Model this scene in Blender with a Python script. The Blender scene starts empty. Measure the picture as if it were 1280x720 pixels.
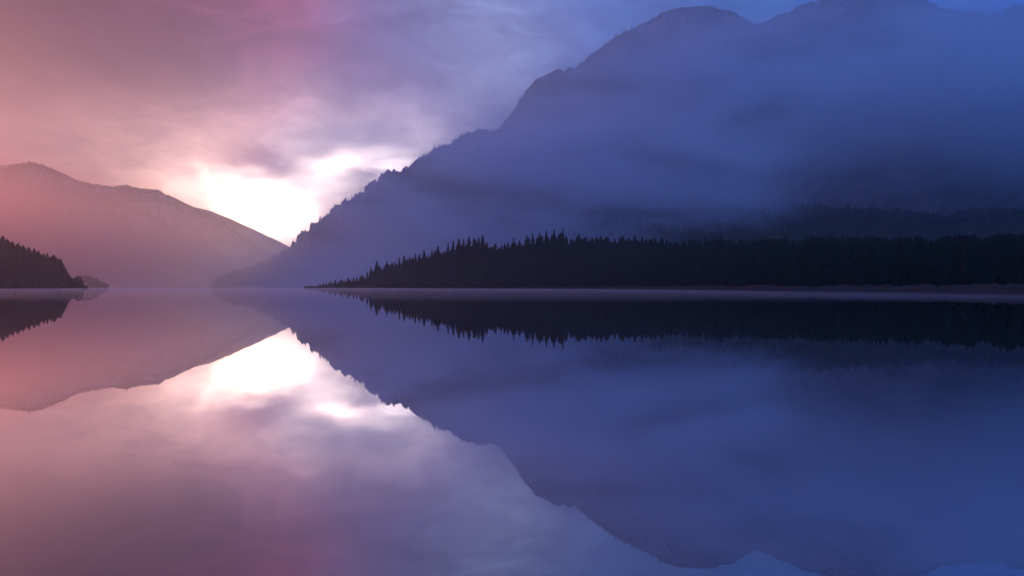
import bpy, math, random
import numpy as np

random.seed(7)
rng = np.random.default_rng(7)
R = math.radians
S = bpy.context.scene
COL = S.collection

# ------------------------------------------------------------------ camera
F = 996.0            # focal length in photo pixels (1280 wide)
HZ = 358.3           # photo row of the horizon
CAM_H = 2.5
cam_d = bpy.data.cameras.new('camera')
cam_d.lens = 28.0
cam_d.sensor_width = 36.0
cam_d.shift_y = -(360 - HZ) / 1280
cam_d.clip_start = 0.1
cam_d.clip_end = 60000
cam = bpy.data.objects.new('camera', cam_d)
cam.location = (0, 0, CAM_H)
cam.rotation_euler = (R(90), 0, 0)
COL.objects.link(cam)
S.camera = cam

# ------------------------------------------------------------------ render settings
S.view_settings.view_transform = 'Standard'
S.view_settings.look = 'None'
S.view_settings.exposure = 0.0
S.view_settings.gamma = 1.0
S.view_settings.use_curve_mapping = False
S.render.engine = 'CYCLES'
S.cycles.use_denoising = True
try:
    S.cycles.denoiser = 'OPENIMAGEDENOISE'
except Exception:
    pass
S.cycles.use_adaptive_sampling = True
S.cycles.adaptive_threshold = 0.025
S.cycles.adaptive_min_samples = 24
S.cycles.max_bounces = 8
S.cycles.diffuse_bounces = 1
S.cycles.glossy_bounces = 2
S.cycles.volume_bounces = 2
S.cycles.sample_clamp_indirect = 4.0
S.cycles.volume_step_rate = 1.0
S.cycles.volume_max_steps = 128

SUN_AZ = -43.0       # degrees from +Y, negative = left; low over the left ridge
SUN_EL = 11.0

# ------------------------------------------------------------------ node helper
class NT:
    def __init__(s, tree): s.t = tree
    def new(s, typ, **kw):
        n = s.t.nodes.new(typ)
        for k, v in kw.items(): setattr(n, k, v)
        return n
    def put(s, sock, v):
        if isinstance(v, bpy.types.NodeSocket): s.t.links.new(v, sock)
        else: sock.default_value = v
    def m(s, op, a, b=None, c=None, clamp=False):
        n = s.new('ShaderNodeMath', operation=op); n.use_clamp = clamp
        s.put(n.inputs[0], a)
        if b is not None: s.put(n.inputs[1], b)
        if c is not None: s.put(n.inputs[2], c)
        return n.outputs[0]
    def mix(s, f, a, b, mode='MIX'):
        n = s.new('ShaderNodeMix', data_type='RGBA', blend_type=mode)
        n.clamp_factor = False
        s.put(n.inputs[0], f); s.put(n.inputs[6], a); s.put(n.inputs[7], b)
        return n.outputs[2]
    def sstep(s, v, a, b, lo=0.0, hi=1.0):
        n = s.new('ShaderNodeMapRange', interpolation_type='SMOOTHSTEP')
        s.put(n.inputs[0], v)
        for i, q in enumerate((a, b, lo, hi)): s.put(n.inputs[i + 1], q)
        return n.outputs[0]
    def ramp(s, v, stops, interp='EASE'):
        n = s.new('ShaderNodeValToRGB'); s.put(n.inputs[0], v)
        cr = n.color_ramp; cr.interpolation = interp
        while len(cr.elements) < len(stops): cr.elements.new(0.5)
        for e, (p, c) in zip(cr.elements, stops): e.position = p; e.color = (*c, 1)
        return n.outputs[0]
    def noise(s, vec, scale, detail=4, rough=0.5, dist=0.0):
        n = s.new('ShaderNodeTexNoise')
        s.put(n.inputs['Vector'], vec); s.put(n.inputs['Scale'], scale)
        s.put(n.inputs['Detail'], detail); s.put(n.inputs['Roughness'], rough); s.put(n.inputs['Distortion'], dist)
        return n.outputs[0]
    def xyz(s, x, y, z):
        n = s.new('ShaderNodeCombineXYZ')
        s.put(n.inputs[0], x); s.put(n.inputs[1], y); s.put(n.inputs[2], z)
        return n.outputs[0]

# ------------------------------------------------------------------ sky (clouded dawn sky in azimuth / elevation)
world = bpy.data.worlds.new('World')
S.world = world
world.use_nodes = True
wt = world.node_tree
for n in list(wt.nodes): wt.nodes.remove(n)
N = NT(wt)
tc = N.new('ShaderNodeTexCoord')
sep = N.new('ShaderNodeSeparateXYZ')
wt.links.new(tc.outputs['Generated'], sep.inputs[0])
dx, dy, dz = sep.outputs
az = N.m('MULTIPLY', N.m('ARCTAN2', dx, dy), 180 / math.pi)
el = N.m('MULTIPLY', N.m('ARCSINE', dz), 180 / math.pi)
# soft warping so nothing in the sky is a clean gradient
wv = N.xyz(N.m('MULTIPLY', az, 0.075), N.m('MULTIPLY', el, 0.16), 3.1)
w1 = N.m('SUBTRACT', N.noise(wv, 1.0, 3, 0.5), 0.5)
wv2 = N.xyz(N.m('MULTIPLY', az, 0.075), N.m('MULTIPLY', el, 0.16), 9.7)
w2 = N.m('SUBTRACT', N.noise(wv2, 1.0, 3, 0.5), 0.5)
azw = N.m('MULTIPLY_ADD', w1, 9.0, az)
elw = N.m('MULTIPLY_ADD', w2, 5.0, el)
def U(a): return (a + 180) / 360
u = N.m('MULTIPLY_ADD', azw, 1 / 360, 0.5)
back = (.020, .060, .300)
upper = N.ramp(u, [(0, back), (U(-75), (.045, .025, .06)), (U(-42), (.01, .004, .01)), (U(-32), (.01, .002, .01)), (U(-23), (.045, .010, .025)),
                   (U(-16), (.14, .032, .078)), (U(-11), (.09, .055, .13)), (U(-7), (.08, .075, .17)),
                   (U(-1), (.10, .125, .24)), (U(6), (.035, .085, .26)), (U(18), (.018, .075, .24)),
                   (U(38), (.003, .05, .30)), (U(80), (.006, .035, .22)), (1, back)], 'LINEAR')
lower = N.ramp(u, [(0, back), (U(-80), (.08, .03, .06)), (U(-44), (.12, .04, .05)), (U(-32), (.11, .042, .048)), (U(-25), (.28, .135, .125)),
                   (U(-18), (.62, .36, .36)), (U(-11), (.62, .45, .52)), (U(-4), (.36, .29, .46)),
                   (U(4), (.18, .26, .70)), (U(18), (.02, .15, .70)), (U(38), (.004, .03, .28)),
                   (U(80), (.008, .02, .16)), (1, back)], 'LINEAR')
base = N.mix(N.sstep(elw, 6.0, 15.5), lower, upper)
zen = N.sstep(el, 25.0, 50.0)
high = N.mix(N.sstep(dx, -0.6, 0.35), (.22, .045, .05, 1), (.036, .21, .66, 1))
base = N.mix(zen, base, high)
# cloud structure
cv = N.xyz(N.m('MULTIPLY', azw, 0.11), N.m('MULTIPLY', elw, 0.32), 0.4)
cn = N.noise(cv, 1.0, 7, 0.58, 0.35)
def gauss(ca, ce, sa, se, tilt=0.0, A=None, E=None):
    A = A or azw; E = E or elw
    da = N.m('SUBTRACT', A, ca); de = N.m('SUBTRACT', E, ce)
    c, s_ = math.cos(R(tilt)), math.sin(R(tilt))
    p = N.m('ADD', N.m('MULTIPLY', da, c / sa), N.m('MULTIPLY', de, s_ / sa))
    q = N.m('ADD', N.m('MULTIPLY', da, -s_ / se), N.m('MULTIPLY', de, c / se))
    r2 = N.m('ADD', N.m('MULTIPLY', p, p), N.m('MULTIPLY', q, q))
    return N.m('EXPONENT', N.m('MULTIPLY', r2, -0.5))
def add(base, f, col): return N.mix(f, base, N.mix(1.0, base, (*col, 1), 'ADD'))
azm = N.m('MULTIPLY_ADD', w1, 3.0, az); elm = N.m('MULTIPLY_ADD', w2, 2.2, el)
base = N.mix(1.0, base, N.ramp(cn, [(0.28, (.66, .62, .70)), (0.5, (1, 1, 1)), (0.70, (1.45, 1.5, 1.42))], 'LINEAR'), 'MULTIPLY')
base = add(base, gauss(-17.6, 4.6, 4.0, 2.4, 0, azm, elm), (.95, .66, .48))
base = add(base, gauss(-10.4, 8.5, 4.4, 1.35, 9, azm, elm), (1.7, 1.4, 1.3))
base = add(base, gauss(-2.0, 15.0, 2.6, 1.9, 30, azm, elm), (.05, .055, .08))
fv = N.xyz(N.m('MULTIPLY', azw, 0.36), N.m('MULTIPLY', elw, 0.85), 7.7)
base = N.mix(1.0, base, N.ramp(N.noise(fv, 1.0, 6, 0.6, 0.5), [(0.3, (.70, .67, .73)), (0.5, (1, 1, 1)), (0.7, (1.30, 1.32, 1.27))], 'LINEAR'), 'MULTIPLY')
base = add(base, gauss(-14.2, 6.8, 4.4, 1.9, 28, azm, elm), (.9, .72, .64))
base = add(base, gauss(-13.9, 6.5, 2.1, 1.1, 25, azm, elm), (1.9, 1.45, 1.25))
# the hidden sun burns through the brightest part of the gap
base = add(base, gauss(-17.3, 5.6, 1.1, 0.7, 0, azm, elm), (28.0, 15.0, 8.0))
base = add(base, gauss(-12.4, 8.5, 1.2, 0.5, 8, azm, elm), (3.0, 2.0, 1.6))
# small dark cloud hanging in the bright gap, ragged at its edge
rv = N.xyz(N.m('MULTIPLY', az, 0.45), N.m('MULTIPLY', el, 0.9), 5.5)
r1 = N.m('SUBTRACT', N.noise(rv, 1.0, 4, 0.6), 0.5)
rv2 = N.xyz(N.m('MULTIPLY', az, 0.45), N.m('MULTIPLY', el, 0.9), 12.5)
r2_ = N.m('SUBTRACT', N.noise(rv2, 1.0, 4, 0.6), 0.5)
azr = N.m('MULTIPLY_ADD', r1, 2.8, az); elr = N.m('MULTIPLY_ADD', r2_, 2.6, el)
dk = gauss(-18.1, 8.9, 2.6, 0.95, -14, azr, elr)
base = N.mix(N.m('MULTIPLY', dk, 1.0, clamp=True), base, (.33, .165, .18, 1))
# clear sky behind the clouds
skyt = N.new('ShaderNodeTexSky', sky_type='NISHITA')
skyt.sun_disc = False
skyt.sun_elevation = R(SUN_EL)
skyt.sun_rotation = R(SUN_AZ)
skyt.air_density = 1.0
skyt.dust_density = 1.5
clear = N.mix(1.0, (0, 0, 0, 1), skyt.outputs[0], 'ADD')
SKY_STRENGTH = 0.08
SKY_GAIN = 2.2     # radiance of the lit cloud deck
scaled = N.mix(1.0, base, (SKY_GAIN / SKY_STRENGTH,) * 3 + (1,), 'MULTIPLY')
final = N.mix(0.995, clear, scaled)
bg = N.new('ShaderNodeBackground'); bg.inputs[1].default_value = SKY_STRENGTH
wo = N.new('ShaderNodeOutputWorld')
wt.links.new(final, bg.inputs[0]); wt.links.new(bg.outputs[0], wo.inputs[0])
world.cycles.sampling_method = 'MANUAL'
world.cycles.sample_map_resolution = 1024

# ------------------------------------------------------------------ sun (placed out of view at left to turn the haze there pink)
sd = bpy.data.lights.new('sun', 'SUN')
sd.energy = 0.56
sd.angle = R(2.0)
sd.color = (1.0, .35, .28)
sun = bpy.data.objects.new('sun', sd)
COL.objects.link(sun)
sun.location = (0, 0, 1500)
sun.rotation_euler = (R(90 - SUN_EL), 0, R(180) - R(SUN_AZ))
# light travels along local -Z: towards (sin, cos) of azimuth + 180, slightly down
from mathutils import Vector
to_sun = Vector((math.sin(R(SUN_AZ)) * math.cos(R(SUN_EL)), math.cos(R(SUN_AZ)) * math.cos(R(SUN_EL)), math.sin(R(SUN_EL))))
sun.rotation_euler = to_sun.to_track_quat('Z', 'Y').to_euler()

# ------------------------------------------------------------------ tagging and meshes
def tag(o, label, cat=None, group=None, kind=None):
    o['label'] = label
    if cat: o['category'] = cat
    if group: o['group'] = group
    if kind: o['kind'] = kind
    return o

def np_mesh(name, V, Fc, mats, parent=None, midx=None, smooth=False):
    """V (n,3); Fc (m,k) faces with k = 3 or 4"""
    me = bpy.data.meshes.new(name)
    V = np.asarray(V, dtype=np.float32); Fc = np.asarray(Fc, dtype=np.int32)
    m, k = Fc.shape
    me.vertices.add(len(V)); me.vertices.foreach_set('co', V.ravel())
    me.loops.add(m * k); me.loops.foreach_set('vertex_index', Fc.ravel())
    me.polygons.add(m)
    me.polygons.foreach_set('loop_start', np.arange(0, m * k, k, dtype=np.int32))
    for q in (mats if isinstance(mats, (list, tuple)) else [mats]): me.materials.append(q)
    if midx is not None: me.polygons.foreach_set('material_index', np.asarray(midx, dtype=np.int32))
    me.polygons.foreach_set('use_smooth', np.full(m, smooth, dtype=bool))
    me.update(calc_edges=True)
    me.validate()
    o = bpy.data.objects.new(name, me)
    COL.objects.link(o)
    if parent: o.parent = parent
    return o

# value noise / fbm in numpy
_perm = rng.random((256, 256))
def vnoise(x, y):
    xi = np.floor(x).astype(int); yi = np.floor(y).astype(int)
    fx = x - xi; fy = y - yi
    fx = fx * fx * (3 - 2 * fx); fy = fy * fy * (3 - 2 * fy)
    g = lambda a, b: _perm[a & 255, b & 255]
    return (g(xi, yi) * (1 - fx) + g(xi + 1, yi) * fx) * (1 - fy) + (g(xi, yi + 1) * (1 - fx) + g(xi + 1, yi + 1) * fx) * fy
def fbm(x, y, o=5, ridged=False):
    s = 0; a = 1; t = 0
    for i in range(o):
        n = vnoise(x * 2 ** i + 17.3 * i, y * 2 ** i + 5.1 * i)
        if ridged: n = 1 - np.abs(2 * n - 1)
        s = s + a * n; t += a; a *= 0.5
    return s / t - 0.5

# ------------------------------------------------------------------ materials
def principled(name, build, rough=0.9):
    m = bpy.data.materials.new(name); m.use_nodes = True
    t = m.node_tree
    b = t.nodes['Principled BSDF']; b.inputs['Roughness'].default_value = rough
    b.inputs['Specular IOR Level'].default_value = 0.0
    n = NT(t); build(n, b)
    return m
def objpos(n):
    return n.new('ShaderNodeNewGeometry').outputs['Position']

def b_forestslope(n, b):
    p = objpos(n)
    f = n.noise(p, 0.02, 6, 0.6)
    f2 = n.noise(p, 0.15, 4, 0.6)
    c = n.ramp(f, [(0.35, (.018, .030, .020)), (0.55, (.035, .050, .030)), (0.72, (.075, .080, .055))], 'LINEAR')
    c = n.mix(n.m('MULTIPLY', f2, 0.5), c, (.03, .035, .022, 1))
    n.put(b.inputs['Base Color'], c)
M_slope = principled('forest_slope', b_forestslope)

def b_rockslope(n, b):
    p = objpos(n)
    geo = n.new('ShaderNodeNewGeometry')
    sx = n.new('ShaderNodeSeparateXYZ'); n.put(sx.inputs[0], geo.outputs['Normal'])
    f = n.noise(p, 0.006, 7, 0.62)
    f2 = n.noise(p, 0.04, 5, 0.6)
    steep = n.sstep(sx.outputs[2], 0.82, 0.55)
    rock = n.ramp(f2, [(0.3, (.16, .15, .14)), (0.7, (.30, .29, .27))], 'LINEAR')
    wood = n.ramp(f2, [(0.3, (.018, .030, .020)), (0.7, (.050, .065, .040))], 'LINEAR')
    k = n.m('ADD', n.m('MULTIPLY', steep, 0.5), n.sstep(f, 0.45, 0.68), clamp=True)
    n.put(b.inputs['Base Color'], n.mix(k, wood, rock))
M_rock = principled('wooded_rock', b_rockslope)

def b_floor(n, b):
    f = n.noise(objpos(n), 0.3, 5, 0.6)
    n.put(b.inputs['Base Color'], n.ramp(f, [(0.3, (.020, .024, .014)), (0.7, (.05, .045, .03))], 'LINEAR'))
M_floor = principled('forest_floor', b_floor)

def b_gravel(n, b):
    p = objpos(n)
    f = n.noise(p, 0.08, 5, 0.65); g = n.noise(p, 2.5, 4, 0.7)
    c = n.ramp(f, [(0.3, (.018, .015, .014)), (0.6, (.05, .042, .038)), (0.8, (.10, .085, .075))], 'LINEAR')
    c = n.mix(0.5, c, n.ramp(g, [(0.3, (.012, .011, .010)), (0.7, (.08, .07, .065))], 'LINEAR'))
    n.put(b.inputs['Base Color'], c)
M_gravel = principled('gravel', b_gravel)

def b_needles(n, b):
    f = n.noise(objpos(n), 0.9, 3, 0.6)
    oi = n.new('ShaderNodeObjectInfo')
    c = n.ramp(f, [(0.3, (.008, .024, .015)), (0.7, (.020, .046, .026))], 'LINEAR')
    n.put(b.inputs['Base Color'], c)
M_needle = principled('needles', b_needles, 0.7)
def b_leaf(n, b):
    f = n.noise(objpos(n), 0.8, 3, 0.6)
    n.put(b.inputs['Base Color'], n.ramp(f, [(0.3, (.04, .05, .02)), (0.7, (.11, .10, .04))], 'LINEAR'))
M_leaf = principled('leaves', b_leaf, 0.7)
def b_bark(n, b):
    f = n.noise(objpos(n), 3.0, 4, 0.6)
    n.put(b.inputs['Base Color'], n.ramp(f, [(0.3, (.022, .018, .015)), (0.7, (.05, .042, .036))], 'LINEAR'))
M_bark = principled('bark', b_bark)

# water: dark lake body under a still, mirror-like surface
M_water = bpy.data.materials.new('lake_water'); M_water.use_nodes = True
t = M_water.node_tree
for q in list(t.nodes): t.nodes.remove(q)
n = NT(t)
geo = n.new('ShaderNodeNewGeometry')
sp = n.new('ShaderNodeSeparateXYZ'); n.put(sp.inputs[0], geo.outputs['Position'])
wvec = n.xyz(n.m('MULTIPLY', sp.outputs[0], 0.10), n.m('MULTIPLY', sp.outputs[1], 0.30), 0.0)
wn = n.noise(wvec, 1.0, 3, 0.5)
bump = n.new('ShaderNodeBump')
bump.inputs['Strength'].default_value = 0.020
bump.inputs['Distance'].default_value = 0.05
n.put(bump.inputs['Height'], wn)
lw = n.new('ShaderNodeFresnel'); lw.inputs['IOR'].default_value = 1.85
n.put(lw.inputs['Normal'], bump.outputs[0])
gl = n.new('ShaderNodeBsdfGlossy', distribution='GGX')
gl.inputs['Color'].default_value = (.93, .91, .93, 1)
br = n.noise(n.xyz(n.m('MULTIPLY', sp.outputs[0], 0.012), n.m('MULTIPLY', sp.outputs[1], 0.03), 2.0), 1.0, 3, 0.55)
n.put(gl.inputs['Roughness'], n.sstep(br, 0.42, 0.75, 0.010, 0.035))
n.put(gl.inputs['Normal'], bump.outputs[0])
df = n.new('ShaderNodeBsdfDiffuse'); df.inputs['Color'].default_value = (.012, .022, .045, 1)
fac = n.sstep(lw.outputs[0], 0.0, 0.60, 0.22, 0.97)
mx = n.new('ShaderNodeMixShader')
n.put(mx.inputs[0], fac); n.put(mx.inputs[1], df.outputs[0]); n.put(mx.inputs[2], gl.outputs[0])
mo = n.new('ShaderNodeOutputMaterial'); n.put(mo.inputs[0], mx.outputs[0])

def volume_mat(name, density, color=(1, 1, 1), g=0.55, fn=None, emis=None):
    m = bpy.data.materials.new(name); m.use_nodes = True
    t = m.node_tree
    for q in list(t.nodes): t.nodes.remove(q)
    n = NT(t)
    v = n.new('ShaderNodeVolumePrincipled')
    v.inputs['Color'].default_value = (*color, 1)
    v.inputs['Density'].default_value = density
    v.inputs['Anisotropy'].default_value = g
    if fn: n.put(v.inputs['Density'], fn(n))
    o = n.new('ShaderNodeOutputMaterial'); n.put(o.inputs['Volume'], v.outputs[0])
    return m

# ------------------------------------------------------------------ lake
W = 9000
def box_mesh(name, lo, hi, mat):
    x0, y0, z0 = lo; x1, y1, z1 = hi
    V = [(x0, y0, z0), (x1, y0, z0), (x1, y1, z0), (x0, y1, z0), (x0, y0, z1), (x1, y0, z1), (x1, y1, z1), (x0, y1, z1)]
    Fq = [(0, 3, 2, 1), (4, 5, 6, 7), (0, 1, 5, 4), (1, 2, 6, 5), (2, 3, 7, 6), (3, 0, 4, 7)]
    return np_mesh(name, V, Fq, mat)
lake = np_mesh('water', [(-W, -3000, 0), (W, -3000, 0), (W, W, 0), (-W, W, 0)], [(0, 1, 2, 3)], M_water)
tag(lake, 'still mirror-like lake reflecting the dawn sky and mountains', 'lake', kind='structure')

# ------------------------------------------------------------------ terrain strips
def interp(pts, x):
    p = np.array(pts, float)
    return np.interp(x, p[:, 0], p[:, 1])

class Range:
    """a mountain or hill: shoreline foot, crest and far side, each column at its real distance"""
    def __init__(s, sil, foot, crest, x0, x1, nu, nv, power, rough, jag, seed, scale, nb=24, backlen=1.0, jagfreq=0.12):
        px = np.linspace(x0, x1, nu)
        py = interp(sil, px)
        py = py - jag * 2 * fbm(px * jagfreq + seed, px * 0 + seed, 5)
        Yf = interp(foot, px); Yr = interp(crest, px)
        s.px = px; s.nu = nu; s.nv = nv
        rows = []
        kx = (px - 640) / F
        el_r = (HZ - py) / F
        Zr = CAM_H + el_r * Yr
        s.Zr = Zr
        vs = np.concatenate([np.linspace(0, 1, nv), 1 + np.linspace(0, 1, nb + 1)[1:]])
        for v in vs:
            if v <= 1:
                Y = Yf + (Yr - Yf) * v
                Z = -3 + (Zr + 3) * v ** power
                X = kx * Y
                win = (v * (1 - v) * 4) ** 0.7 if 0 < v < 1 else 0
                Z = Z + win * rough * (fbm(X / scale + seed, Y / scale + seed, 6, True) * 1.6) * np.clip(Zr / 200, 0.05, 3)
                if v < 1: Z = np.minimum(Z, CAM_H + (el_r * (0.985 if v < 0.97 else 0.997)) * Y)
                if v < 1: Z = np.maximum(Z, -3 + 8 * v * np.minimum(1, Zr / 60))
            else:
                w = v - 1
                Y = Yr + (backlen * np.maximum(Zr * 1.6, 120)) * w
                X = kx * Y
                Z = Zr * (1 - w) ** 1.4 - 3 * w + np.sin(math.pi * w) * rough * fbm(X / scale + seed, Y / scale + seed, 5, True) * 0.6
                Z = np.minimum(Z, CAM_H + el_r * Y * 0.999)
            rows.append(np.stack([X, Y, Z], 1))
        s.G = np.array(rows)                      # (nr, nu, 3)
        s.nr = len(rows)
    def build(s, name, mat, smooth=True):
        nr, nu = s.nr, s.nu
        i = np.arange(nr - 1)[:, None] * nu + np.arange(nu - 1)[None, :]
        Fq = np.stack([i, i + 1, i + 1 + nu, i + nu], -1).reshape(-1, 4)
        return np_mesh(name, s.G.reshape(-1, 3), Fq, mat, smooth=smooth)
    def at(s, px, v):
        """ground points at column px and slope fraction v (arrays)"""
        a = np.clip((px - s.px[0]) / (s.px[-1] - s.px[0]) * (s.nu - 1), 0, s.nu - 1.001)
        b = np.clip(v * (s.nv - 1), 0, s.nr - 1.001)
        ai = a.astype(int); bi = b.astype(int)
        fa = (a - ai)[:, None]; fb = (b - bi)[:, None]
        G = s.G
        return (G[bi, ai] * (1 - fa) + G[bi, ai + 1] * fa) * (1 - fb) + (G[bi + 1, ai] * (1 - fa) + G[bi + 1, ai + 1] * fa) * fb

# far left mountain
silA = [(-700, 352), (-400, 340), (-250, 315), (-150, 270), (-80, 232), (-20, 212), (0, 207), (22, 204), (38, 203), (55, 207), (75, 216), (95, 226), (112, 230), (140, 234.5),
        (147, 232), (160, 232.5), (175, 236), (197, 238.5), (215, 247), (240, 259), (262, 270), (280, 282), (294, 291), (312, 301), (335, 314), (360, 326), (420, 350), (470, 361)]
A = Range(silA, [(-700, 2600), (0, 2900), (250, 3500), (470, 4300)], [(-700, 3600), (0, 4200), (250, 4400), (470, 4700)],
          -700, 470, 900, 80, 1.05, 110, 1.8, 3.3, 420, jagfreq=0.10)
tag(A.build('mountain', M_rock), 'pink hazy mountain across the lake on the left', 'mountain', kind='structure')
# farther ridge behind it, dropping into the gap
silB = [(-300, 330), (100, 290), (200, 262), (240, 258), (262, 263), (285, 272), (307, 282), (330, 293), (347, 301), (362, 309), (400, 322), (470, 338), (620, 361)]
B = Range(silB, [(-300, 4900), (620, 4900)], [(-300, 5300), (620, 5300)], -300, 620, 400, 40, 1.0, 50, 0.8, 8.1, 500)
tag(B.build('mountain', M_rock), 'pale far ridge sloping into the gap below the bright sky', 'mountain', kind='structure')
# right mountain: wooded shoulder
silC = [(258, 362), (264, 357), (284, 346), (315, 336), (329, 330), (351, 318), (363, 310), (378, 294), (395, 279), (409, 268), (431, 253),
        (447, 245), (455, 240), (459, 231), (473, 226), (482, 215), (488, 213), (500, 215), (511, 209), (523, 198), (543, 186), (561, 181), (572, 172),
        (587, 165), (602, 162), (613, 164), (620, 167), (640, 180), (680, 205), (740, 232), (850, 252), (1150, 262), (1400, 265), (1800, 270)]
C = Range(silC, [(258, 2300), (388, 2150), (600, 1800), (900, 1500), (1800, 1500)], [(258, 2350), (363, 2450), (480, 2550), (560, 2600), (620, 2850), (800, 2700), (1800, 2500)],
          258, 1800, 1500, 90, 1.0, 60, 3.6, 1.7, 380, jagfreq=0.16)
tag(C.build('mountain', M_slope), 'wooded shoulder of the right mountain running down to the lake', 'mountain', kind='structure')
# right mountain: main massif
silD = [(560, 250), (600, 190), (618, 163), (622, 161), (634, 148), (648, 128), (657, 113), (669, 101), (682, 92), (696, 85), (701, 86), (706, 89), (711, 82), (715, 84), (719, 89), (725, 81),
        (740, 67), (759, 53), (778, 42), (797, 32), (815, 23), (834, 15), (852, 9), (871, 7), (884, 7), (897, 9), (913, 14), (929, 21), (940, 28), (948, 33), (960, 26), (972, 21), (1004, 6), (1014, 2),
        (1020, 3), (1030, -4), (1080, -12), (1130, -9), (1158, 1), (1180, 10), (1200, 13), (1235, 16), (1253, 17), (1264, 8), (1280, 5), (1340, -20), (1450, -40), (1800, 20)]
D = Range(silD, [(560, 2500), (1800, 2400)], [(560, 3100), (700, 3050), (900, 3150), (1280, 3150), (1800, 3000)],
          560, 1800, 1500, 130, 0.95, 150, 3.4, 5.9, 520, jagfreq=0.07)
tag(D.build('mountain', M_rock), 'high rocky massif filling the right side, its tops in blue mist', 'mountain', kind='structure')
# darker lower spur in front of the shoulder
silS = [(345, 362), (352, 353), (360, 347), (387, 333), (409, 324), (440, 313), (453, 306), (476, 295), (497, 285), (525, 276), (555, 268), (600, 268), (700, 280), (800, 296), (900, 308), (1280, 322), (1800, 325)]
Sp = Range(silS, [(345, 2350), (500, 1900), (800, 1500), (1280, 1350), (1800, 1300)], [(345, 2400), (453, 2300), (600, 2150), (1280, 1850), (1800, 1800)],
           345, 1800, 900, 60, 1.0, 30, 0.8, 2.9, 260)
tag(Sp.build('hill', M_slope), 'dark wooded spur rising behind the forested point', 'hill', kind='structure')
# forested point and lower slope on the right (ground below the trees)
silP = [(388, 361), (400, 357.5), (440, 353), (460, 347), (500, 341), (540, 335), (580, 326), (610, 326), (640, 322), (700, 318), (760, 318), (850, 319), (1280, 318), (1800, 318)]
footP = [(388, 1380), (440, 1250), (500, 1120), (600, 960), (700, 830), (760, 730), (850, 570), (950, 430), (1000, 375), (1100, 310), (1200, 265), (1280, 235), (1400, 205), (1800, 170)]
crestP = [(388, 1400), (440, 1310), (500, 1200), (600, 1060), (700, 1030), (850, 980), (1000, 930), (1280, 850), (1800, 750)]
Pt = Range(silP, footP, crestP, 388, 1800, 700, 50, 1.0, 8, 0.4, 4.4, 120)
tag(Pt.build('hill', M_floor), 'low forested point reaching into the lake from the right', 'hill', kind='structure')
# left wooded hill
silL = [(-500, 350), (-350, 335), (-220, 305), (-100, 276), (-40, 286), (0, 305), (30, 320), (60, 333), (75, 340), (85, 349), (93, 353), (102, 355.5), (108, 357.5), (112, 361)]
footL = [(-500, 800), (-100, 900), (0, 950), (90, 1040), (112, 1080)]
crestL = [(-500, 1200), (-100, 1200), (0, 1180), (60, 1150), (93, 1110), (112, 1095)]
L = Range(silL, footL, crestL, -500, 112, 300, 50, 0.95, 8, 0.4, 6.4, 120)
tag(L.build('hill', M_floor), 'dark wooded hill at the left edge of the lake', 'hill', kind='structure')
# farther flat spit beyond it
silM = [(60, 356), (100, 355.5), (125, 356.2), (131, 357.3), (138, 361)]
Mp = Range(silM, [(60, 1560), (138, 1620)], [(60, 1600), (138, 1650)], 60, 138, 60, 12, 1.0, 1, 0.1, 6.9, 60)
tag(Mp.build('spit', M_floor), 'low faint spit beyond the left wooded hill', 'spit', kind='structure')

# gravel shore along the right bank
def shore(name, foot, x0, x1, n_, width, hgt, label):
    px = np.linspace(x0, x1, n_)
    Yf = interp(foot, px)
    kx = (px - 640) / F
    rows = []
    for k, v in enumerate(np.linspace(0, 1, 9)):
        wob = (fbm(px * 0.05 + 3, px * 0 + 1.5, 4)) * 0.10
        Y = Yf * (1 + wob * 0.25) - 9 + width * v
        Z = -0.35 + (hgt + 0.35) * v ** 0.8 + 2.2 * v * v * fbm(px * 0.11 + 4, px * 0 + k * .15, 5)
        rows.append(np.stack([kx * Y, Y, Z], 1))
    G = np.array(rows); nr, nu = len(rows), n_
    i = np.arange(nr - 1)[:, None] * nu + np.arange(nu - 1)[None, :]
    Fq = np.stack([i, i + 1, i + 1 + nu, i + nu], -1).reshape(-1, 4)
    return tag(np_mesh(name, G.reshape(-1, 3), Fq, M_gravel, smooth=True), label, 'shore', kind='structure')
shore('shore', footP, 380, 1700, 500, 42, 3.2, 'pale gravel shore below the forest on the right bank')

# ------------------------------------------------------------------ conifers
def conifer_low(tiers, seg, seed):
    r = np.random.default_rng(seed)
    V = []; Fc = []
    for k in range(tiers):
        t0 = 0.08 + 0.92 * k / tiers
        top = min(1.0, t0 + 1.7 / tiers)
        rad = 0.17 * (1 - t0) ** 0.8 + 0.012
        b = len(V)
        V.append((0, 0, top))
        for j in range(seg):
            a = 2 * math.pi * (j + 0.5 * (k % 2)) / seg
            rr = rad * (1.25 if j % 2 else 0.62) * r.uniform(0.75, 1.2)
            V.append((rr * math.cos(a), rr * math.sin(a), t0 - 0.02 + r.uniform(-.02, .02)))
        for j in range(seg): Fc.append((b, b + 1 + j, b + 1 + (j + 1) % seg))
    b = len(V)
    for j in range(3):
        a = 2 * math.pi * j / 3
        V += [(0.013 * math.cos(a), 0.013 * math.sin(a), -0.12)]
    V.append((0, 0, 0.4))
    for j in range(3): Fc.append((b + j, b + (j + 1) % 3, b + 3))
    return np.array(V, float), np.array(Fc, int)

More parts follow.
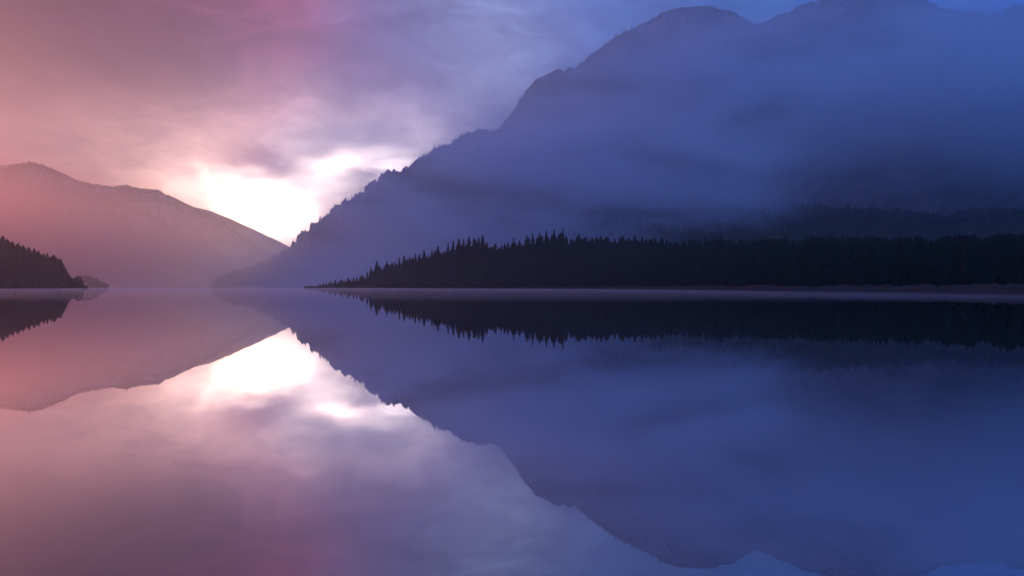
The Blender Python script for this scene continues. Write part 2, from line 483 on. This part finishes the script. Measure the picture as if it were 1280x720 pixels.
def stand(name, pts, H, tiers, seg, label, seed=1, mat=None, fat=(0.8, 1.35)):
    """one far-off wood that reads as a mass: a single object"""
    r = np.random.default_rng(seed)
    protos = [conifer_low(tiers, seg, seed * 10 + i) for i in range(6)]
    Vs = []; Fs = []; off = 0
    for i in range(6):
        idx = np.arange(len(pts)) % 6 == i
        P = pts[idx]; h = H[idx]; k = len(P)
        if not k: continue
        V, Fc = protos[i]
        a = r.uniform(0, 2 * math.pi, k); w = r.uniform(*fat, k)
        c, s_ = np.cos(a)[:, None], np.sin(a)[:, None]
        X = (V[None, :, 0] * c - V[None, :, 1] * s_) * (h * w)[:, None] + P[:, 0:1]
        Y = (V[None, :, 0] * s_ + V[None, :, 1] * c) * (h * w)[:, None] + P[:, 1:2]
        Z = V[None, :, 2] * h[:, None] + P[:, 2:3]
        Vs.append(np.stack([X, Y, Z], -1).reshape(-1, 3))
        Fs.append((Fc[None] + (np.arange(k) * len(V))[:, None, None] + off).reshape(-1, 3))
        off += k * len(V)
    o = np_mesh(name, np.concatenate(Vs), np.concatenate(Fs), mat or M_needle)
    return tag(o, label, 'forest', kind='stuff')

def conifer_detail(seed, slim=1.0, bare=0.06, ragged=0.2):
    """unit-height spruce: crown of drooping jagged boughs, tapered trunk"""
    r = random.Random(seed)
    V = []; Fc = []
    z = bare
    while z < 0.985:
        t = (z - bare) / (1 - bare)
        rad = (0.165 * slim * (1 - t) ** 0.85 + 0.006) * r.uniform(1 - ragged, 1 + ragged)
        nb = max(4, int(10 - 5 * t))
        a0 = r.uniform(0, 6.28)
        for j in range(nb):
            if r.random() < 0.10: continue
            a = a0 + 2 * math.pi * j / nb + r.uniform(-.25, .25)
            L_ = rad * r.uniform(0.7, 1.2)
            droop = L_ * r.uniform(0.15, 0.5) * (1 - 0.6 * t)
            ca, sa = math.cos(a), math.sin(a)
            segs = 3
            prev = None
            for q in range(segs + 1):
                f = q / segs
                wdt = (0.42 * L_ * (1 - f) ** 0.7 * (0.35 + 0.9 * f) + 0.002) * r.uniform(.8, 1.2)
                cx, cy, cz = ca * L_ * f, sa * L_ * f, z + 0.012 - droop * f * f + 0.02 * (1 - f)
                b = len(V)
                V.append((cx - sa * wdt, cy + ca * wdt, cz - wdt * .5)); V.append((cx, cy, cz)); V.append((cx + sa * wdt, cy - ca * wdt, cz - wdt * .5))
                if prev is not None:
                    Fc += [(prev, prev + 1, b + 1), (prev, b + 1, b), (prev + 1, prev + 2, b + 2), (prev + 1, b + 2, b + 1)]
                    # hanging twigs
                    for s_ in (0, 2):
                        e = len(V)
                        x, y, zz = V[b + s_]
                        V.append((x + r.uniform(-.006, .006), y + r.uniform(-.006, .006), zz - r.uniform(.008, .03)))
                        Fc.append((prev + s_, b + s_, e))
                prev = b
        z += (0.034 - 0.018 * t) * r.uniform(.8, 1.2)
    V.append((0, 0, 1.0))
    b = len(V) - 1
    for j in range(3):
        V.append((0.006 * math.cos(j * 2.1), 0.006 * math.sin(j * 2.1), 0.93))
    for j in range(3): Fc.append((b, b + 1 + j, b + 1 + (j + 1) % 3))
    TV = []; TF = []
    for k, (zz, rr) in enumerate(((-0.06, .020), (0.0, .016), (0.05, .0135), (0.4, .010), (0.75, .005), (0.97, .0015))):
        for j in range(7):
            a = 2 * math.pi * j / 7
            TV.append((rr * math.cos(a), rr * math.sin(a), zz))
    for k in range(5):
        for j in range(7):
            TF.append((k * 7 + j, k * 7 + (j + 1) % 7, k * 7 + 7 + (j + 1) % 7, k * 7 + 7 + j))
    return (np.array(V), np.array(Fc)), (np.array(TV), np.array(TF))

def tree_proto(name, crown, trunk, cm):
    root = bpy.data.objects.new(name, None); COL.objects.link(root)
    root.empty_display_size = 1
    np_mesh('crown', crown[0], crown[1], cm, root)
    np_mesh('trunk', trunk[0], trunk[1], M_bark, root)
    return root
PROTO = []
for i in range(8):
    c_, t_ = conifer_detail(100 + i, slim=(1.0, .8, 1.25, .9, 1.1, .7, 1.35, 1.0)[i], bare=(.05, .1, .04, .14, .06, .2, .03, .08)[i], ragged=(.2, .3, .22, .35, .2, .4, .25, .3)[i])
    PROTO.append([tree_proto('spruce_tree', c_, t_, M_needle), False])
def plant(i, p, h, label, group, rot=None, wid=1.0):
    root, used = PROTO[i]
    if used:
        kids = root.children[:]
        o = root.copy(); COL.objects.link(o)
        for ch in kids:
            c = ch.copy(); COL.objects.link(c); c.parent = o
    else:
        o = root; PROTO[i][1] = True
    o.location = (float(p[0]), float(p[1]), float(p[2]))
    o.rotation_euler = (random.uniform(-.02, .02), random.uniform(-.02, .02), rot if rot is not None else random.uniform(0, 6.28))
    o.scale = (h * wid, h * wid, h)
    tag(o, label, 'tree', group)
    return o
def top_at(px, py, Y):
    """height of a tree top above water for a top seen at row py, depth Y"""
    return CAM_H + (HZ - py) / F * Y

# --- named treetops of the point's skyline (read off the photograph): column, top row, tree type, width
SKY = [(397, 356, 4, 2.2), (400, 354.5, 2, 2.0), (404.5, 353.5, 6, 2.2), (408, 354, 0, 2.2), (412, 351.5, 4, 1.9), (414.5, 352.5, 2, 2.2), (419, 350, 6, 2.0), (424, 351, 0, 2.2), (427, 348.5, 6, 1.9), (430.5, 350, 3, 2.0), (435, 346.5, 4, 1.7), (438, 349, 2, 1.8), (442, 346, 0, 1.6), (446, 345, 0, 1.1), (453, 342, 2, 1.0), (459, 343, 4, 1.0), (464, 333, 0, 1.1), (470.5, 325, 4, 1.15), (476, 333, 1, 1.1), (484, 325, 5, 1.2), (491, 330, 2, 1),
       (499, 321, 1, 1.1), (505.5, 319, 2, 1.1), (512, 320, 4, 1.1), (519, 316, 0, 1.1), (524, 317, 6, 1), (530.5, 312, 6, 1.1), (539.5, 312, 1, 1.2), (547.5, 306.5, 6, 1.1),
       (554, 314, 0, 1.1), (560, 303, 3, 1.0), (566, 300, 4, 1.1), (573, 297, 6, 1.15), (580, 298, 0, 1.1), (586, 295, 2, 1.2), (592, 298, 4, 1.1), (598, 296, 2, 1.1),
       (603.5, 293, 6, 1.2), (609, 302, 2, 1.1), (615, 308, 4, 1), (620, 304, 1, 1.2), (627, 306, 0, 1.1), (635, 303, 2, 1.1), (643, 296, 5, 1.2), (650, 300, 4, 1.1),
       (658, 293, 1, 1.2), (666, 291, 3, 1.1), (674, 290, 0, 1.1), (683, 287, 4, 1), (693, 287, 2, 1.1), (704, 284, 5, 1.1)]
special = {470.5: 'pointed spruce standing tallest at the low tip of the right-hand point',
           484: 'slender spruce with a thin top beside the first tall one on the point',
           547.5: 'broad spruce rising alone above its neighbours midway along the point',
           603.5: 'highest spruce on the skyline where the point drops to its notch'}
for px, py, k, wd in SKY:
    v = 0.55 if px < 560 else 0.62
    p = Pt.at(np.array([px]), np.array([v]))[0]
    h = top_at(px, py, p[1]) - p[2]
    lab = special.get(px, 'dark spruce on the misty skyline of the forested point' if px >= 446 else 'small low conifer on the thin tip of the point')
    grp = 'spruces on the skyline of the point' if px >= 446 else 'small conifers on the tip of the point'
    plant(k, (p[0], p[1], p[2] - 0.2), h, lab, grp, wid=wd * 1.25 * min(1.0, 30.0 / max(h, 1)))

# --- front row of the forest above the gravel shore
cnt = 0
px = 450.0
while px < 1335:
    Yf = float(interp(footP, px))
    span = Yf / F
    p0 = Pt.at(np.array([px]), np.array([0.5]))[0]
    Yc = float(interp(crestP, px))
    v = (30 + random.uniform(0, 16)) / max(Yc - Yf, 60)
    p = Pt.at(np.array([px]), np.array([min(v, .9)]))[0]
    h = random.uniform(13, 24) * (0.65 if px < 520 else 1) * (1 if px < 800 else max(.45, 1 - (px - 800) / 800))
    plant(random.randrange(8), (p[0], p[1], max(p[2], 2.6) - 0.3), h, 'dark spruce in the front row above the gravel shore', 'spruces lining the right shore', wid=random.uniform(.95, 1.25))
    cnt += 1
    px += random.uniform(0.8, 1.35) * (5.2 / span)
print('front row', cnt)

# --- left hill skyline
LS = [(3, 294, 2), (9, 298, 4), (16, 301, 0), (22, 303, 6), (29, 306, 2), (36, 308, 0), (42, 310, 4), (48, 313, 6), (54, 316, 0), (59, 316, 1), (64, 319, 4), (67.5, 318, 2),
      (71, 322, 6), (75, 322.5, 0), (78, 328, 2), (81, 334, 4), (84, 340, 0), (87, 346, 6), (-4, 291, 0), (-11, 288, 4)]
for px, py, k in LS:
    p = L.at(np.array([float(px)]), np.array([0.75]))[0]
    h = top_at(px, py, p[1]) - p[2]
    plant(k, (p[0], p[1], p[2] - 0.2), h, {87: 'lowest conifer where the left hill meets the rounded trees', 75: 'last tall conifer before the left hill drops steeply', 3: 'highest conifer of the left hill, at the edge of the photo'}.get(px, 'dark conifer on the sloping skyline of the left hill'), 'trees on the skyline of the left hill', wid=2.1)

# --- rounded bushes at the tip of the left hill
def bush(seed, lobes, name='shoreline_tree'):
    r = random.Random(seed); V = []; Fc = []
    for (x, y, z, s) in lobes:
        for _ in range(420):
            d = Vector((r.gauss(0, 1), r.gauss(0, 1), r.gauss(0, 1))).normalized() * s * r.uniform(.55, 1.05)
            c = Vector((x, y, z)) + Vector((d.x, d.y, d.z * .85))
            a = Vector((r.gauss(0, 1), r.gauss(0, 1), r.gauss(0, 1))).normalized()
            b_ = a.cross(Vector((r.gauss(0, 1), r.gauss(0, 1), r.gauss(0, 1)))).normalized()
            q = r.uniform(.03, .055)
            i = len(V)
            V += [tuple(c + a * q), tuple(c + b_ * q), tuple(c - a * q), tuple(c - b_ * q)]
            Fc.append((i, i + 1, i + 2, i + 3))
    TV = []; TF = []
    for k, (zz, rr, ox) in enumerate(((-0.08, .05, 0), (0.1, .04, .01), (0.35, .03, .03), (0.7, .01, .02))):
        for j in range(7):
            a = 2 * math.pi * j / 7
            TV.append((ox + rr * math.cos(a), rr * math.sin(a), zz))
    for k in range(3):
        for j in range(7): TF.append((k * 7 + j, k * 7 + (j + 1) % 7, k * 7 + 7 + (j + 1) % 7, k * 7 + 7 + j))
    return tree_proto(name, (np.array(V), np.array(Fc)), (np.array(TV), np.array(TF)), M_leaf)
def setbush(px, py, Y, seed, lobes, label, wid=1.0, zb=0.4):
    o = bush(seed, lobes)
    h = top_at(px, py, Y) - zb
    o.location = ((px - 640) / F * Y, Y, zb); o.scale = (h * wid, h * wid, h)
    tag(o, label, 'tree', 'rounded trees at the tip of the left hill')
setbush(97.5, 343.5, 1085, 1, [(0, 0, .62, .36), (-.25, .1, .4, .3), (.28, -.1, .35, .3), (0, .1, .25, .3)], 'dark rounded tree at the very tip of the left hill', 0.75)
setbush(90, 346, 1095, 5, [(0, 0, .6, .36), (-.3, .1, .42, .32), (.3, -.1, .35, .3)], 'low dark tree joining the left hill to the rounded one', 1.0)
setbush(108, 342.5, 1610, 2, [(-.3, 0, .6, .36), (.2, .1, .62, .34), (.55, 0, .42, .3), (-.6, 0, .35, .3)], 'paler bushy tree just beyond the dark rounded one', 0.75)
setbush(118.5, 345.5, 1615, 3, [(0, 0, .6, .38), (-.4, .1, .4, .32), (.4, -.1, .35, .3)], 'faint middle tree on the far spit at left', 0.9)
setbush(128, 351, 1620, 4, [(0, 0, .55, .36), (-.5, .1, .4, .34), (.5, -.1, .3, .28)], 'smallest faint tree at the end of the far spit', 1.2)

# --- the masses of forest
def scatter(rg, n_, x0, x1, v0, v1, seed):
    r = np.random.default_rng(seed)
    px = r.uniform(x0, x1, n_); v = r.uniform(v0, v1, n_)
    return rg.at(px, v), px, v
P1, a, b_ = scatter(Pt, 9500, 470, 1750, 0.10, 1.15, 11)
H1 = rng.uniform(12, 24, len(P1))
Pa, aa, _ = scatter(Pt, 420, 450, 1400, 0.75, 1.0, 31)
P1 = np.concatenate([P1, Pa]); a = np.concatenate([a, aa]); H1 = np.concatenate([H1, np.full(420, 60.0) - rng.uniform(0, 6, 420)])
k = (P1[:, 2] > 0.8)
# the skyline between the named treetops stays below them
lim = interp([(440, 350), (470, 335), (500, 326), (530, 318), (560, 309), (580, 302), (603, 299), (612, 308), (640, 303), (660, 297), (700, 290), (760, 296), (900, 297), (1280, 292), (1750, 270)], a)
top = P1[:, 2] + H1
lim = lim + rng.uniform(-2.5, 8.5, len(lim)) + 14 * np.maximum(fbm(a * 0.03, a * 0, 3), -.1) * np.clip((a - 620) / 100, 0, 1)
maxz = CAM_H + (HZ - lim) / F * P1[:, 1]
H1 = np.where(H1 > 50, np.minimum(maxz - P1[:, 2], 31), H1)
H1 = np.minimum(H1, maxz - P1[:, 2])
k &= (H1 > 6)
stand('forest', P1[k], H1[k], 7, 9, 'dense dark spruce forest covering the right shore and lower slope', 2)
P2, a, b_ = scatter(L, 4200, -480, 92, 0.04, 1.1, 12)
H2 = rng.uniform(10, 18, len(P2))
lim = interp([(-500, 335), (-250, 295), (-100, 262), (-40, 277), (0, 296), (30, 309), (60, 320), (75, 327), (85, 343), (93, 350)], a)
H2 = np.minimum(H2, CAM_H + (HZ - lim) / F * P2[:, 1] - P2[:, 2])
k = (P2[:, 2] > 0.3) & (H2 > 3)
stand('forest', P2[k], H2[k], 6, 8, 'dense dark wood covering the left hill', 3)
# shoulder and spur
P3, a, b3 = scatter(C, 9000, 266, 1300, 0.15, 1.0, 13)
P3b, ab, _ = scatter(C, 1500, 268, 640, 0.95, 1.01, 23)
P3 = np.concatenate([P3, P3b]); b3 = np.concatenate([b3, ab * 0])
H3 = rng.uniform(8, 20, len(P3)) * rng.uniform(.7, 1, len(P3)); k = P3[:, 2] > 1
# ragged groups of trees and bare gaps along the crest
H3[-len(ab):] = (3 + 17 * vnoise(ab * 0.6, ab * 0 + 2) ** 1.8) * rng.uniform(.5, 1.0, len(ab))
k &= ~((np.arange(len(P3)) < len(P3) - len(ab)) & (b3 > .93))
stand('forest', P3[k], H3[k], 4, 7, 'misty mountain forest on the shoulder above the lake', 4, fat=(0.9, 1.9))
P4, a, b_ = scatter(Sp, 7000, 352, 1700, 0.1, 1.0, 14)
H4 = rng.uniform(8, 18, len(P4)); k = P4[:, 2] > 1
stand('forest', P4[k], H4[k], 4, 7, 'dim forest on the lower spur behind the point', 5)
P5, a, b_ = scatter(A, 6000, -300, 330, 0.5, 1.0, 15)
H5 = rng.uniform(7, 14, len(P5))
stand('forest', P5, H5, 3, 6, 'faint forest on the upper slopes of the pink mountain', 6, fat=(1.2, 2.2))
P6, a, b_ = scatter(D, 5000, 622, 1500, 0.6, 1.0, 16)
k = vnoise(a * 0.05, b_ * 5) > 0.45
H6 = rng.uniform(6, 16, len(P6))
stand('forest', P6[k], H6[k], 3, 6, 'scattered trees clinging to the high rocky massif', 7, fat=(1.4, 2.4))

# ------------------------------------------------------------------ air
HZ_DENS = 0.000100
haze = box_mesh('haze', (-W - 200, -3200, -4.5), (W + 200, 6400, 1300), volume_mat('haze_air', HZ_DENS, (.88, .95, 1.0), 0.8))
tag(haze, 'thin dawn haze filling the valley above the lake', 'haze', kind='stuff')
mist = box_mesh('lake_mist', (-3500, 150, 0.05), (3500, 3600, 0.5), volume_mat('lake_mist_air', 0.0016, (1, 1, 1), 0.6))
tag(mist, 'thin pale mist lying on the lake along the far shore', 'mist', kind='stuff')

# drifting mist: one body of air with soft clouds in it, each cloud (centre, half size, density, feature size, threshold, softness, stretch)
CLOUDS_RIGHT = [((1450, 2450, 545), (1700, 760, 320), 0.0062, 520, 0.38, .22, 3.2, 2.0),
                ((1200, 2450, 620), (2350, 1100, 480), 0.0011, 1100, 0.30, .35, 2.2, 11.0),
                ((50, 2130, 270), (900, 700, 235), 0.0056, 340, 0.36, .22, 3.4, 7.0),
                ((-130, 1750, 30), (600, 450, 180), 0.0042, 420, 0.15, .45, 3.0, 21.0)]
CLOUDS_LEFT = [((-1750, 1850, 0), (1450, 1480, 365), 0.0023, 1500, 0.10, .40, 1.5, 5.0)]
m = bpy.data.materials.new('mist_air'); m.use_nodes = True
t = m.node_tree
for q in list(t.nodes): t.nodes.remove(q)
n = NT(t)
s_ = n.new('ShaderNodeSeparateXYZ'); n.put(s_.inputs[0], objpos(n))
x, y, z = s_.outputs
def cloud_density(c, h, dens, feat, thr, soft, stretch, seed):
    e = None
    for o_, cc, hh in ((x, c[0], h[0]), (y, c[1], h[1]), (z, c[2], h[2])):
        d = n.m('MULTIPLY_ADD', o_, 1 / hh, -cc / hh)
        d = n.m('MULTIPLY', d, d)
        e = d if e is None else n.m('ADD', e, d)
    e = n.sstep(e, 1.0, 0.10)
    v = n.xyz(n.m('MULTIPLY', x, 1 / feat), n.m('MULTIPLY', y, 1 / feat), n.m('MULTIPLY_ADD', z, stretch / feat, seed))
    f = n.sstep(n.noise(v, 1.0, 4, 0.58, 0.4), thr, thr + soft)
    return n.m('MULTIPLY', n.m('MULTIPLY', e, f), dens)
def total(cl):
    r_ = None
    for c in cl:
        d = cloud_density(*c)
        r_ = d if r_ is None else n.m('ADD', r_, d)
    return r_
out = n.new('ShaderNodeOutputMaterial')
add_ = n.new('ShaderNodeAddShader')
for i_, (cl, g, colr) in enumerate(((CLOUDS_RIGHT, 0.38, (.76, .91, 1)), (CLOUDS_LEFT, 0.8, (1, .78, .66)))):  # warm and cool dawn light tinted into the colour of white mist
    vs = n.new('ShaderNodeVolumePrincipled')
    vs.inputs['Color'].default_value = (*colr, 1)
    vs.inputs['Anisotropy'].default_value = g
    n.put(vs.inputs['Density'], total(cl))
    n.put(add_.inputs[i_], vs.outputs[0])
n.put(out.inputs['Volume'], add_.outputs[0])
m.cycles.volume_step_rate = 0.9
drift = box_mesh('mist', (-5200, 620, 0.3), (3100, 4450, 1180), m)
tag(drift, 'banks of drifting mist in front of the mountains, pink at left and blue at right', 'mist', kind='stuff')
